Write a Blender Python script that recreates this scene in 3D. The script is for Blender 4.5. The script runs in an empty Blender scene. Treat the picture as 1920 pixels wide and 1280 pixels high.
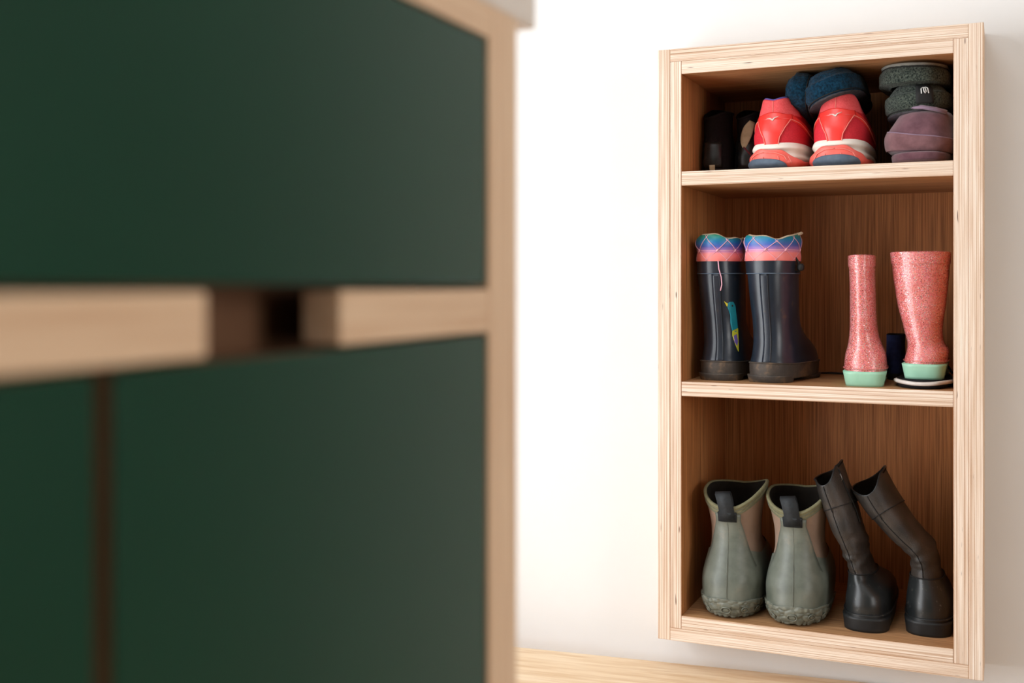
import bpy, bmesh, math, random
from mathutils import Vector, noise
random.seed(7)
S = bpy.context.scene
COL = S.collection
PI = math.pi

# ------------------------------------------------------------------ camera
cd = bpy.data.cameras.new('camera')
cam = bpy.data.objects.new('camera', cd); COL.objects.link(cam)
cam.location = (0, 0, 0)
cam.rotation_euler = (PI/2, 0, math.radians(23.69))
cd.sensor_width = 36.0
cd.lens = 36.0*2097/1920
cd.shift_y = -107/1920
cd.clip_start = 0.02
cd.dof.use_dof = True
cd.dof.focus_distance = 1.80
cd.dof.aperture_fstop = 3.9
S.camera = cam

# ------------------------------------------------------------------ world, window daylight, exposure
W = bpy.data.worlds.new('overcast_sky'); S.world = W; W.use_nodes = True
W.node_tree.nodes['Background'].inputs[0].default_value = (0.86, 0.93, 1.0, 1)
W.node_tree.nodes['Background'].inputs[1].default_value = 1.0

def area(name, loc, rot, sx, sy, power, col):
    l = bpy.data.lights.new(name, 'AREA'); l.shape = 'RECTANGLE'
    l.size = sx; l.size_y = sy; l.energy = power; l.color = col
    o = bpy.data.objects.new(name, l); COL.objects.link(o)
    o.location = loc; o.rotation_euler = rot
    return o
# daylight entering through an unseen glazed door at left and rooflight, plus an added fill window at right
area('door_daylight', (-1.56, 0.35, 0.0), (0, -PI/2, 0), 1.96, 1.66, 58, (0.96, 0.98, 1.0))
area('rooflight_daylight', (-0.60, 0.70, 1.53), (0, 0, 0), 0.76, 0.86, 7, (0.96, 0.98, 1.0))
area('added_window_fill', (2.86, -0.10, 0.35), (0, PI/2, 0), 1.26, 1.56, 32, (1.0, 0.97, 0.94))  # added fill light that brightens the sideboard front
S.view_settings.view_transform = 'Standard'
S.view_settings.look = 'None'
S.view_settings.gamma = 1.0
S.view_settings.use_curve_mapping = False
S.view_settings.exposure = 0.18

# ------------------------------------------------------------------ materials
def lin(c):
    r = []
    for v in c[:3]:
        v /= 255.0
        r.append(v/12.92 if v <= 0.04045 else ((v+0.055)/1.055)**2.4)
    return (r[0], r[1], r[2], 1.0)

def newmat(name, rough=0.6, spec=0.5):
    m = bpy.data.materials.new(name); m.use_nodes = True
    nt = m.node_tree; b = nt.nodes['Principled BSDF']
    b.inputs['Roughness'].default_value = rough
    b.inputs['Specular IOR Level'].default_value = spec
    return m, nt, b

def node(nt, typ, **kw):
    n = nt.nodes.new(typ)
    for k, v in kw.items(): setattr(n, k, v)
    return n

def coords(nt, scale=(1, 1, 1)):
    tc = node(nt, 'ShaderNodeTexCoord'); mp = node(nt, 'ShaderNodeMapping')
    mp.inputs['Scale'].default_value = scale
    nt.links.new(tc.outputs['Object'], mp.inputs['Vector'])
    return mp.outputs['Vector']

def tnoise(nt, vec, scale, detail=4, rough=0.55, dist=0.0):
    n = node(nt, 'ShaderNodeTexNoise')
    n.inputs['Scale'].default_value = scale; n.inputs['Detail'].default_value = detail
    n.inputs['Roughness'].default_value = rough; n.inputs['Distortion'].default_value = dist
    nt.links.new(vec, n.inputs['Vector'])
    return n.outputs['Fac']

def ramp(nt, fac, stops, interp='LINEAR'):
    r = node(nt, 'ShaderNodeValToRGB'); cr = r.color_ramp; cr.interpolation = interp
    while len(cr.elements) < len(stops): cr.elements.new(0.5)
    for e, (p, c) in zip(cr.elements, stops):
        e.position = p; e.color = c
    nt.links.new(fac, r.inputs['Fac'])
    return r.outputs['Color']

def mix(nt, fac, a, b, mode='MIX'):
    n = node(nt, 'ShaderNodeMix', data_type='RGBA', blend_type=mode)
    for s, v in ((n.inputs['Factor'], fac), (n.inputs[6], a), (n.inputs[7], b)):
        if hasattr(v, 'links'): nt.links.new(v, s)
        else: s.default_value = v
    return n.outputs[2]

def bump(nt, b, h, strength, dist=0.001):
    n = node(nt, 'ShaderNodeBump')
    n.inputs['Strength'].default_value = strength; n.inputs['Distance'].default_value = dist
    nt.links.new(h, n.inputs['Height']); nt.links.new(n.outputs['Normal'], b.inputs['Normal'])

def M(name, c1, c2=None, scale=60, rough=0.6, spec=0.5, bs=0, bscale=300, bd=0.001, lo=0.35, hi=0.65, stretch=(1, 1, 1), sheen=0, dirt=None, dirt_scale=30, dirt_lo=0.55, dirt_hi=0.75, coat=0):
    m, nt, b = newmat(name, rough, spec)
    v = coords(nt, stretch)
    out = None
    if c2 is None: b.inputs['Base Color'].default_value = lin(c1)
    else:
        out = ramp(nt, tnoise(nt, v, scale), [(lo, lin(c1)), (hi, lin(c2))])
    if dirt:
        d = ramp(nt, tnoise(nt, v, dirt_scale, 6, 0.65), [(dirt_lo, (0, 0, 0, 1)), (dirt_hi, (1, 1, 1, 1))])
        out = mix(nt, d, out if out is not None else lin(c1), lin(dirt))
    if out is not None: nt.links.new(out, b.inputs['Base Color'])
    if bs: bump(nt, b, tnoise(nt, v, bscale, 3), bs, bd)
    if sheen:
        b.inputs['Sheen Weight'].default_value = sheen; b.inputs['Sheen Roughness'].default_value = 0.5
    if coat:
        b.inputs['Coat Weight'].default_value = coat; b.inputs['Coat Roughness'].default_value = 0.15
    return m

def ply_edge(name, axis):
    """laminated plywood edge: thin veneers stacked along `axis`, running along the other one"""
    m, nt, b = newmat(name, 0.55, 0.3)
    def sc(ac, al): 
        s = [2.0, 2.0, 2.0]; s[axis] = ac; s[2 if axis == 0 else 0] = al; s[1] = 1.0
        return tuple(s)
    v1 = coords(nt, sc(880, 1.2)); v2 = coords(nt, sc(120, 6)); v3 = coords(nt, sc(330, 26)); v4 = coords(nt, sc(900, 9))
    base = ramp(nt, tnoise(nt, v1, 1.0, 2, 0.5), [(0.36, lin((196, 164, 138))), (0.47, lin((236, 217, 199))), (0.60, lin((246, 235, 223)))])
    tone = ramp(nt, tnoise(nt, v2, 1.0, 3), [(0.3, lin((238, 228, 220))), (0.7, (1, 1, 1, 1))])
    c = mix(nt, 1.0, base, tone, 'MULTIPLY')
    fine = ramp(nt, tnoise(nt, v4, 1.0, 2), [(0.35, lin((236, 226, 216))), (0.6, (1, 1, 1, 1))])
    c = mix(nt, 1.0, c, fine, 'MULTIPLY')
    kn = ramp(nt, tnoise(nt, v3, 1.0, 1, 0.4), [(0.745, (0, 0, 0, 1)), (0.80, (1, 1, 1, 1))])
    c = mix(nt, kn, c, lin((92, 62, 50)))
    nt.links.new(c, b.inputs['Base Color'])
    bump(nt, b, tnoise(nt, v1, 1.0, 2), 0.15, 0.0006)
    return m

def veneer(name, along, dark, mid, light, rough=0.5, fine=260):
    m, nt, b = newmat(name, rough, 0.35)
    s1 = [22.0]*3; s1[along] = 0.7
    s2 = [float(fine)]*3; s2[along] = 6.0
    v1 = coords(nt, tuple(s1)); v2 = coords(nt, tuple(s2))
    big = ramp(nt, tnoise(nt, v1, 1.0, 4, 0.6, 0.6), [(0.3, lin(mid)), (0.7, lin(light))])
    g = ramp(nt, tnoise(nt, v2, 1.0, 3, 0.6), [(0.36, (1, 1, 1, 1)), (0.6, (0, 0, 0, 1))])
    f = node(nt, 'ShaderNodeMath', operation='MULTIPLY'); nt.links.new(g, f.inputs[0]); f.inputs[1].default_value = 0.75
    c = mix(nt, f.outputs[0], big, lin(dark))
    nt.links.new(c, b.inputs['Base Color'])
    bump(nt, b, tnoise(nt, v2, 1.0, 2), 0.12, 0.0005)
    return m

MT = {}
MT['wall'] = M('white_wall_paint', (235, 234, 233), (231, 230, 229), 3, 0.75, 0.3, 0.05, 90)
MT['backwall'] = M('grey_green_wall_paint', (128, 132, 122), (124, 128, 118), 3, 0.8)
MT['ceiling'] = M('ceiling_paint', (240, 240, 238), None, rough=0.85)
MT['floor'] = veneer('oak_floorboard', 1, (150, 112, 76), (190, 152, 112), (206, 170, 130), 0.5, 120)
MT['plyX'] = ply_edge('plywood_edge_vertical', 0)
MT['plyZ'] = ply_edge('plywood_edge_horizontal', 2)
MT['oakZ'] = veneer('oak_veneer_upright', 2, (122, 72, 38), (192, 126, 74), (212, 148, 92), 0.5, 440)
MT['oakX'] = veneer('oak_veneer_lengthwise', 0, (140, 94, 58), (186, 140, 96), (204, 158, 114))
MT['benchwood'] = veneer('pale_ash_bench_board', 0, (212, 176, 134), (230, 203, 168), (241, 222, 194), 0.5, 70)
MT['green'] = M('bottle_green_lacquer', (15, 55, 38), (17, 59, 41), 4, 0.36, 0.27, 0.03, 400)
MT['birch'] = veneer('birch_ply_edge_face', 1, (204, 164, 130), (220, 186, 152), (230, 200, 168), 0.5, 300)
MT['birchZ'] = veneer('birch_ply_edge_face_upright', 2, (204, 164, 130), (220, 186, 152), (230, 200, 168), 0.5, 300)
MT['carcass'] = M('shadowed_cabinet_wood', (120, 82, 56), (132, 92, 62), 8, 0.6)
MT['slab'] = M('pale_worktop_stone', (226, 216, 206), (220, 210, 200), 20, 0.5)
MT['winframe'] = M('white_window_frame', (236, 236, 234), None, rough=0.5)
MT['glass'] = None
m = bpy.data.materials.new('clear_window_glass'); m.use_nodes = True
nt = m.node_tree; nt.nodes.clear()
o_ = node(nt, 'ShaderNodeOutputMaterial'); t_ = node(nt, 'ShaderNodeBsdfTransparent'); g_ = node(nt, 'ShaderNodeBsdfGlossy'); x_ = node(nt, 'ShaderNodeMixShader')
g_.inputs['Roughness'].default_value = 0.02; x_.inputs[0].default_value = 0.06
nt.links.new(t_.outputs[0], x_.inputs[1]); nt.links.new(g_.outputs[0], x_.inputs[2]); nt.links.new(x_.outputs[0], o_.inputs[0])
MT['glass'] = m

# ------------------------------------------------------------------ object helpers
def obj(name, verts, faces, mats, parent=None, smooth=True, fm=None):
    me = bpy.data.meshes.new(name)
    me.from_pydata([tuple(v) for v in verts], [], faces)
    if not isinstance(mats, (list, tuple)): mats = [mats]
    for mm in mats: me.materials.append(mm)
    if fm: me.polygons.foreach_set('material_index', fm)
    if smooth: me.polygons.foreach_set('use_smooth', [True]*len(me.polygons))
    bm = bmesh.new(); bm.from_mesh(me)
    bmesh.ops.recalc_face_normals(bm, faces=bm.faces); bm.to_mesh(me); bm.free()
    me.update()
    o = bpy.data.objects.new(name, me); COL.objects.link(o)
    if parent: o.parent = parent
    return o

def tag(o, label=None, cat=None, group=None, kind=None):
    if label: o['label'] = label
    if cat: o['category'] = cat
    if group: o['group'] = group
    if kind: o['kind'] = kind
    return o

def thing(name, label, cat, loc, rot=(0, 0, 0), group=None):
    o = bpy.data.objects.new(name, None); COL.objects.link(o)
    o.empty_display_size = 0.05
    o.location = loc; o.rotation_euler = rot
    return tag(o, label, cat, group)

def box(name, x0, x1, y0, y1, z0, z1, mat, parent=None, front=None, bev=0.0006):
    """bevelled board; `front` = material of the face looking to -Y"""
    bm = bmesh.new()
    bmesh.ops.create_cube(bm, size=1.0)
    for v in bm.verts:
        v.co = Vector(((x0+x1)/2+v.co.x*(x1-x0), (y0+y1)/2+v.co.y*(y1-y0), (z0+z1)/2+v.co.z*(z1-z0)))
    if bev: bmesh.ops.bevel(bm, geom=list(bm.edges), offset=bev, segments=2, profile=0.5, affect='EDGES')
    me = bpy.data.meshes.new(name); 
    me.materials.append(mat)
    if front:
        me.materials.append(front)
        for f in bm.faces:
            f.normal_update()
            if f.normal.y < -0.5: f.material_index = 1
    bm.to_mesh(me); bm.free()
    o = bpy.data.objects.new(name, me); COL.objects.link(o)
    if parent: o.parent = parent
    return o

def holed_wall(name, axis, c0, c1, a0, a1, z0, z1, hole, mat):
    """wall slab between c0..c1 on `axis` (0=x,1=y), spanning a0..a1 on the other and z0..z1, with rectangular holes"""
    As = sorted({a0, a1, *[h[0] for h in hole], *[h[1] for h in hole]}); Zs = sorted({z0, z1, *[h[2] for h in hole], *[h[3] for h in hole]})
    V = []; F = []; idx = {}
    def vid(a, z, c):
        k = (a, z, c)
        if k not in idx:
            idx[k] = len(V); V.append((c, a, z) if axis == 0 else (a, c, z) if axis == 1 else (a, z, c))
        return idx[k]
    def solid(i, j):
        if i < 0 or j < 0 or i >= len(As)-1 or j >= len(Zs)-1: return False
        am = (As[i]+As[i+1])/2; zm = (Zs[j]+Zs[j+1])/2
        return not any(h[0] < am < h[1] and h[2] < zm < h[3] for h in hole)
    for i in range(len(As)-1):
        for j in range(len(Zs)-1):
            if not solid(i, j): continue
            A, B, Z, Y = As[i], As[i+1], Zs[j], Zs[j+1]
            for c in (c0, c1): F.append((vid(A, Z, c), vid(B, Z, c), vid(B, Y, c), vid(A, Y, c)))
            for di, dj, p, q in ((-1, 0, (A, Z), (A, Y)), (1, 0, (B, Z), (B, Y)), (0, -1, (A, Z), (B, Z)), (0, 1, (A, Y), (B, Y))):
                if not solid(i+di, j+dj):
                    F.append((vid(*p, c0), vid(*q, c0), vid(*q, c1), vid(*p, c1)))
    return obj(name, V, F, mat, smooth=False)

# ------------------------------------------------------------------ the room
ZF, ZC = -1.10, 1.42
XL, XR, YB, YW = -1.50, 2.80, -2.00, 1.884
YF = 1.80                                    # front plane of the shoe cabinet
OX0, OX1, OZ0, OZ1 = -0.5250, -0.0256, -0.5885, 0.3890   # its outer frame
BT = 0.0210                                  # board thickness
tag(box('floor', XL-.2, XR+.2, YB-.2, YW+.2, ZF-.1, ZF, MT['floor'], bev=0), kind='structure')
tag(holed_wall('ceiling', 2, ZC, ZC+.14, XL-.12, XR+.12, YB-.12, YW+.26, [(-1.0, -.2, .25, 1.15)], MT['ceiling']), kind='structure')
tag(holed_wall('wall_front', 1, YW, YW+.26, XL, XR, ZF, ZC, [(OX0+.01, OX1-.01, OZ0+.01, OZ1-.01)], MT['wall']), kind='structure')
tag(holed_wall('wall_left', 0, XL-.12, XL, YB, YW+.26, ZF, ZC, [(-.5, 1.2, ZF+.10, 1.0)], MT['wall']), kind='structure')
tag(holed_wall('wall_right', 0, XR, XR+.12, YB, YW+.26, ZF, ZC, [(-.9, .7, -.30, 1.0)], MT['wall']), kind='structure')
tag(box('wall_back', XL-.12, XR+.12, YB-.12, YB, ZF, ZC, MT['backwall'], bev=0), kind='structure')
def window(name, axis, c, a0, a1, z0, z1, bars):
    e = bpy.data.objects.new(name, None); COL.objects.link(e); tag(e, kind='structure')
    def fr(n, A, B, Z, Y, w, mat):
        if axis == 0: box(n, c-w, c+w, A, B, Z, Y, mat, e, bev=0)
        elif axis == 1: box(n, A, B, c-w, c+w, Z, Y, mat, e, bev=0)
        else: box(n, A, B, Z, Y, c-w, c+w, mat, e, bev=0)
    fr('frame_rail', a0, a1, z0, z0+.05, .025, MT['winframe']); fr('frame_rail', a0, a1, z1-.05, z1, .025, MT['winframe'])
    for a in bars: fr('frame_stile', a-.025, a+.025, z0+.05, z1-.05, .025, MT['winframe'])
    for p, q in zip(bars[:-1], bars[1:]): fr('pane', p+.025, q-.025, z0+.05, z1-.05, .003, MT['glass'])
window('window_1', 0, XL-.03, -.5, 1.2, ZF+.10, 1.0, (-.475, 0.35, 1.175))
window('window_2', 2, ZC+.07, -1.0, -.2, .25, 1.15, (-.975, -.225))
window('added_window_3', 0, XR+.03, -.9, .7, -.30, 1.0, (-.875, -.1, .675))  # unseen window added as an opening for the right-hand fill

MT['darkdoor'] = M('added_dark_door', (38, 40, 36), (46, 48, 42), 8, 0.5)
dr = bpy.data.objects.new('added_door_1', None); COL.objects.link(dr); tag(dr, kind='structure')  # unseen door, added so the green panels reflect something dark
box('door_leaf', .72, 1.66, YW-.030, YW-.002, ZF+.01, .93, MT['darkdoor'], dr)
for a_, b_, c_, d_ in ((.66, .72, ZF, .99), (1.66, 1.72, ZF, .99), (.72, 1.66, .93, .99)): box('door_frame', a_, b_, YW-.036, YW-.001, c_, d_, MT['darkdoor'], dr)
box('door_handle', .78, .90, YW-.075, YW-.055, -.12, -.10, MT['winframe'], dr)
box('handle_stem', .78, .80, YW-.056, YW-.029, -.12, -.10, MT['winframe'], dr)

# ------------------------------------------------------------------ shoe cabinet set into the wall
YBK = 2.118
cab = thing('shoe_cabinet', 'tall birch plywood shoe cabinet with three compartments set in the white wall', 'cabinet', (0, 0, 0))
box('side_board', OX0, OX0+BT, YF, 2.00, OZ0, OZ1, MT['birchZ'], cab, MT['plyX'], bev=.0011)
box('side_board', OX1-BT, OX1, YF, 2.00, OZ0, OZ1, MT['birchZ'], cab, MT['plyX'], bev=.0011)
box('top_board', OX0+BT, OX1-BT, YF, 2.00, OZ1-BT, OZ1, MT['birch'], cab, MT['plyZ'], bev=.0011)
box('bottom_board', OX0+BT, OX1-BT, YF, 2.00, OZ0, OZ0+BT, MT['birch'], cab, MT['plyZ'], bev=.0011)
IX0, IX1, IZ0, IZ1 = OX0+BT, OX1-BT, OZ0+BT, OZ1-BT
box('inner_side_board', IX0, IX0+.019, YF, YBK, IZ0, IZ1, MT['oakZ'], cab, MT['plyX'], bev=.0011)
box('inner_side_board', IX1-BT, IX1, YF, YBK, IZ0, IZ1, MT['oakZ'], cab, MT['plyX'], bev=.0011)
CX0, CX1 = IX0+.019, IX1-BT                     # clear inside
box('inner_top_board', CX0, CX1, YF, YBK, IZ1-.0215, IZ1, MT['oakX'], cab, MT['plyZ'], bev=.0011)
box('inner_bottom_board', CX0, CX1, YF, YBK, IZ0, IZ0+.0215, MT['oakX'], cab, MT['plyZ'], bev=.0011)
ZT, ZM, ZB = 0.1860, -0.1600, IZ0+.0215         # shelf tops
box('shelf', CX0, CX1, YF+.0005, YBK, ZT-.0232, ZT, MT['oakX'], cab, MT['plyZ'], bev=.0011)
box('shelf', CX0, CX1, YF+.0005, YBK, ZM-.0242, ZM, MT['oakX'], cab, MT['plyZ'], bev=.0011)
box('back_panel', IX0, IX1, YBK, YBK+.008, IZ0, IZ1, MT['oakZ'], cab, bev=0)

# ------------------------------------------------------------------ green sideboard in the foreground
GX, GY1 = -0.260, 0.600
sb = thing('sideboard', 'bottle green sideboard with pale plywood edges in the blurred foreground', 'sideboard', (0, 0, 0))
GZ1 = 0.155; GY0 = -0.42; GB = -0.62
box('end_panel', GB, GX, GY1-.039, GY1, ZF+.06, GZ1, MT['birchZ'], sb)
box('end_panel', GB, GX, GY0, GY0+.020, ZF+.06, GZ1, MT['birchZ'], sb)
box('top_rail', GB, GX, GY0+.02, GY1-.039, GZ1-.0185, GZ1, MT['birch'], sb)
box('back_panel', GB-.008, GB, GY0, GY1, ZF+.06, GZ1, MT['carcass'], sb)
box('bottom_panel', GB, GX, GY0+.02, GY1-.039, ZF+.06, ZF+.08, MT['birch'], sb)
box('plinth', GB, GX-.05, GY0, GY1, ZF, ZF+.06, MT['carcass'], sb)
box('middle_rail', GX-.020, GX, 0.410, GY1-.039, -.0262, -.0027, MT['birch'], sb, bev=.0012)
box('middle_rail', GX-.020, GX, GY0+.02, 0.322, -.0262, -.0027, MT['birch'], sb, bev=.0012)
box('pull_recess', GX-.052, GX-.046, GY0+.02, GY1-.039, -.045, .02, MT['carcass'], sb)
for nm, y0, y1, z0, z1 in (('drawer_front', GY0+.022, GY1-.0405, 0.0, GZ1-.0195), ('door', 0.2770, GY1-.0405, ZF+.082, -.0280), ('door', GY0+.022, 0.2690, ZF+.082, -.0280)):
    d_ = box(nm, GX-.020, GX-.0028, y0, y1, z0, z1, MT['carcass'], sb)  # board edges use darker wood, shade of the door gap put into colour
    box('green_facing', GX-.0028, GX-.0012, y0, y1, z0, z1, MT['green'], d_, bev=.0003)
box('divider', GB, GX-.022, 0.263, 0.283, ZF+.08, -.030, MT['carcass'], sb)
tag(box('worktop', GB-.02, GX-.001, GY0-.02, 0.632, GZ1+.0005, GZ1+.032, MT['slab'], bev=.002), 'pale stone worktop slab lying on the green sideboard, overhanging its end', 'worktop')

# ------------------------------------------------------------------ bench under the cabinet
bench = thing('bench', 'long pale wooden bench top below the shoe cabinet', 'bench', (-0.28, 1.866, -0.639), (0, 0, math.radians(6.3)))
for i in range(2):
    box('seat_plank', -1.02, 0.14, -.1935*(i+1)+.0015+.0, -.1935*i, -.032, 0, MT['benchwood'], bench, bev=.002)
for x in (-.92, .06):
    box('leg', x-.03, x+.03, -.06, -.02, ZF+.639, -.033, MT['benchwood'], bench, bev=.002)
    box('leg', x-.03, x+.03, -.36, -.32, ZF+.639, -.033, MT['benchwood'], bench, bev=.002)
    box('crosspiece', x-.02, x+.02, -.32, -.06, -.08, -.033, MT['benchwood'], bench, bev=.002)

# ------------------------------------------------------------------ lofted surfaces for footwear
def pchip(xs, ys):
    n = len(xs); h = [xs[i+1]-xs[i] for i in range(n-1)]; d = [(ys[i+1]-ys[i])/h[i] for i in range(n-1)]
    m = [0.0]*n
    m[0] = d[0]; m[-1] = d[-1]
    for i in range(1, n-1):
        if d[i-1]*d[i] > 0:
            w1 = 2*h[i]+h[i-1]; w2 = h[i]+2*h[i-1]
            m[i] = (w1+w2)/(w1/d[i-1]+w2/d[i])
    def f(x):
        if x <= xs[0]: return ys[0]+m[0]*(x-xs[0])*0
        if x >= xs[-1]: return ys[-1]
        i = 0
        while x > xs[i+1]: i += 1
        t = (x-xs[i])/h[i]
        return (ys[i]*(1+2*t)*(1-t)**2 + h[i]*m[i]*t*(1-t)**2 + ys[i+1]*t*t*(3-2*t) + h[i]*m[i+1]*t*t*(t-1))
    return f

class Loft:
    """rings stacked by height t; columns z, back y, front y, half width, centre x, roundness, widest spot, roll, pitch"""
    DEF = (0, 0, 0, 0, 0, 2.2, 0.4, 0, 0)
    def __init__(s, rows, disp=None):
        R = [tuple(r)+Loft.DEF[len(r):] for r in rows]
        xs = [r[0] for r in R]
        s.f = [pchip(xs, [r[j] for r in R]) for j in range(1, 9)]
        s.c = {}; s.disp = disp; s.t0 = xs[0]; s.t1 = xs[-1]
    def row(s, t):
        k = round(t, 6)
        if k not in s.c: s.c[k] = [f(t) for f in s.f]
        return s.c[k]
    def raw(s, t, a):
        yb, yf, hw, cx, p, k, roll, pit = s.row(t)
        yc = yb+k*(yf-yb); e = 2.0/p
        sa, ca = math.sin(a), math.cos(a)
        x = hw*math.copysign(abs(sa)**e, sa)
        dy = -math.copysign(abs(ca)**e, ca)*((yc-yb) if ca > 0 else (yf-yc))
        r = math.radians(roll); q = math.radians(pit)
        return Vector((cx+x*math.cos(r), yc+dy*math.cos(q), t+x*math.sin(r)+dy*math.sin(q)))
    def nrm(s, t, a):
        d = 0.02; e = 0.0015
        pa = s.raw(t, a+d)-s.raw(t, a-d)
        tm, tp = max(s.t0, t-e), min(s.t1, t+e)
        pt = s.raw(tp, a)-s.raw(tm, a)
        n = pa.cross(pt)
        return n.normalized() if n.length > 1e-12 else Vector((0, 0, 1))
    def pt(s, t, a, off=0.0):
        p = s.raw(t, a)
        o = off+(s.disp(t, a) if s.disp else 0.0)
        return p+s.nrm(t, a)*o if o else p

def ev(f, x): return f(x) if callable(f) else f

def skin(L, t0, t1, nt=24, na=48, off=0.0, cap0=False, cap1=False, d=None):
    """full ring surface between heights t0 and t1 (numbers or functions of the angle)"""
    V = []; F = []
    for j in range(nt+1):
        for i in range(na):
            a = -PI+2*PI*i/na
            t = ev(t0, a)+(ev(t1, a)-ev(t0, a))*j/nt
            V.append(L.pt(t, a, ev(off, t) + (d(t, a) if d else 0)))
    for j in range(nt):
        for i in range(na):
            k = (i+1) % na
            F.append((j*na+i, j*na+k, (j+1)*na+k, (j+1)*na+i))
    for flag, base in ((cap0, 0), (cap1, nt*na)):
        if flag:
            c = sum((V[base+i] for i in range(na)), Vector())/na
            V.append(c); ci = len(V)-1
            for i in range(na): F.append((base+i, base+(i+1) % na, ci))
    return V, F

def cup(L, t1, th, depth, nt=10, na=48):
    """rim and inside of an opening: from the outer edge over the rim and down inside"""
    V = []; F = []; rows = []
    prof = [(0, 0.0), (-0.15*th, -0.0), (0.25*th, -0.5*th), (-0.1*th, -th)]
    for dz, of in [(0, 0.0), (0.3*th, -0.5*th), (0, -th)]: rows.append((dz, of))
    for j in range(1, nt+1): rows.append((-depth*j/nt, -th))
    for dz, of in rows:
        for i in range(na):
            a = -PI+2*PI*i/na
            t = ev(t1, a)+min(dz, 0)
            p = L.pt(t, a, of)
            if dz > 0: p = p+Vector((0, 0, dz))
            V.append(p)
    n = len(rows)
    for j in range(n-1):
        for i in range(na):
            k = (i+1) % na
            F.append((j*na+i, j*na+k, (j+1)*na+k, (j+1)*na+i))
    c = sum((V[(n-1)*na+i] for i in range(na)), Vector())/na
    V.append(c)
    for i in range(na): F.append(((n-1)*na+i, (n-1)*na+(i+1) % na, len(V)-1))
    return V, F

def patch(L, t0, t1, a0, a1, off=0.001, nu=12, nv=12, d=None, under=0.0015):
    """piece lying on the surface: heights t0..t1 (may depend on u in 0..1), angles a0..a1 (may depend on v in 0..1), with turned-down edges"""
    us = [0]+[i/nu for i in range(nu+1)]+[1]; vs = [0]+[j/nv for j in range(nv+1)]+[1]
    V = []; F = []
    for jj, v in enumerate(vs):
        for ii, u in enumerate(us):
            edge = ii in (0, len(us)-1) or jj in (0, len(vs)-1)
            a = ev(a0, v)+(ev(a1, v)-ev(a0, v))*u
            t = ev(t0, u)+(ev(t1, u)-ev(t0, u))*v
            V.append(L.pt(t, a, (off-under-off*1.0) if edge else off+(d(t, a) if d else 0)))
    w = len(us)
    for j in range(len(vs)-1):
        for i in range(w-1):
            F.append((j*w+i, j*w+i+1, (j+1)*w+i+1, (j+1)*w+i))
    return V, F

def poly_on(L, pts, off=0.001):
    """flat print cut to an outline given as (angle, height) points"""
    P = [L.pt(t, a, off) for a, t in pts]
    c = sum(P, Vector())/len(P)
    am = sum(a for a, t in pts)/len(pts); tm = sum(t for a, t in pts)/len(pts)
    n = L.nrm(tm, am)
    V = P+[p-n*0.0012 for p in P]; k = len(P)
    F = [tuple(range(k)), tuple(range(2*k-1, k-1, -1))]+[(i, (i+1) % k, k+(i+1) % k, k+i) for i in range(k)]
    return V, F

def tube(pts, r, n=8, closed=False):
    pts = [Vector(p) for p in pts]; V = []; F = []; N = len(pts)
    up = Vector((0.13, 0.31, 0.94)).normalized()
    for i, p in enumerate(pts):
        a = pts[(i-1) % N] if (closed or i > 0) else p
        b = pts[(i+1) % N] if (closed or i < N-1) else p
        d = (b-a).normalized()
        x = d.cross(up); 
        if x.length < 1e-4: x = d.cross(Vector((1, 0, 0)))
        x.normalize(); y = d.cross(x).normalized()
        rr = r[i] if isinstance(r, (list, tuple)) else r
        for k in range(n):
            q = 2*PI*k/n
            V.append(p+x*math.cos(q)*rr+y*math.sin(q)*rr)
    for i in range(N if closed else N-1):
        i2 = (i+1) % N
        for k in range(n):
            F.append((i*n+k, i*n+(k+1) % n, i2*n+(k+1) % n, i2*n+k))
    if not closed:
        F.append(tuple(range(n))[::-1]); F.append(tuple((N-1)*n+k for k in range(n)))
    return V, F

def join(*parts):
    V = []; F = []
    for v, f in parts:
        b = len(V); V += list(v); F += [tuple(i+b for i in q) for q in f]
    return V, F

def ribbon(pts, wdir, w, th):
    """strap: a flat band following pts, `wdir` across, width w, thickness th"""
    pts = [Vector(p) for p in pts]; wd = Vector(wdir).normalized(); V = []; F = []; N = len(pts)
    for i, p in enumerate(pts):
        d = (pts[min(i+1, N-1)]-pts[max(i-1, 0)]).normalized(); n = d.cross(wd).normalized()
        for sx, sn in ((-1, -1), (1, -1), (1, 1), (-1, 1)): V.append(p+wd*w/2*sx+n*th/2*sn)
    for i in range(N-1):
        for k in range(4): F.append((i*4+k, i*4+(k+1) % 4, i*4+4+(k+1) % 4, i*4+4+k))
    F.append((0, 1, 2, 3)); F.append(tuple(4*N-4+k for k in (3, 2, 1, 0)))
    return V, F

def on(L, pts, off=0.0006, sub=6):
    """polyline of (angle, height) laid on the surface"""
    out = []
    for (a, t), (b, u) in zip(pts[:-1], pts[1:]):
        for i in range(sub): out.append(L.pt(t+(u-t)*i/sub, a+(b-a)*i/sub, off))
    out.append(L.pt(pts[-1][1], pts[-1][0], off))
    return out
R = math.radians

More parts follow.
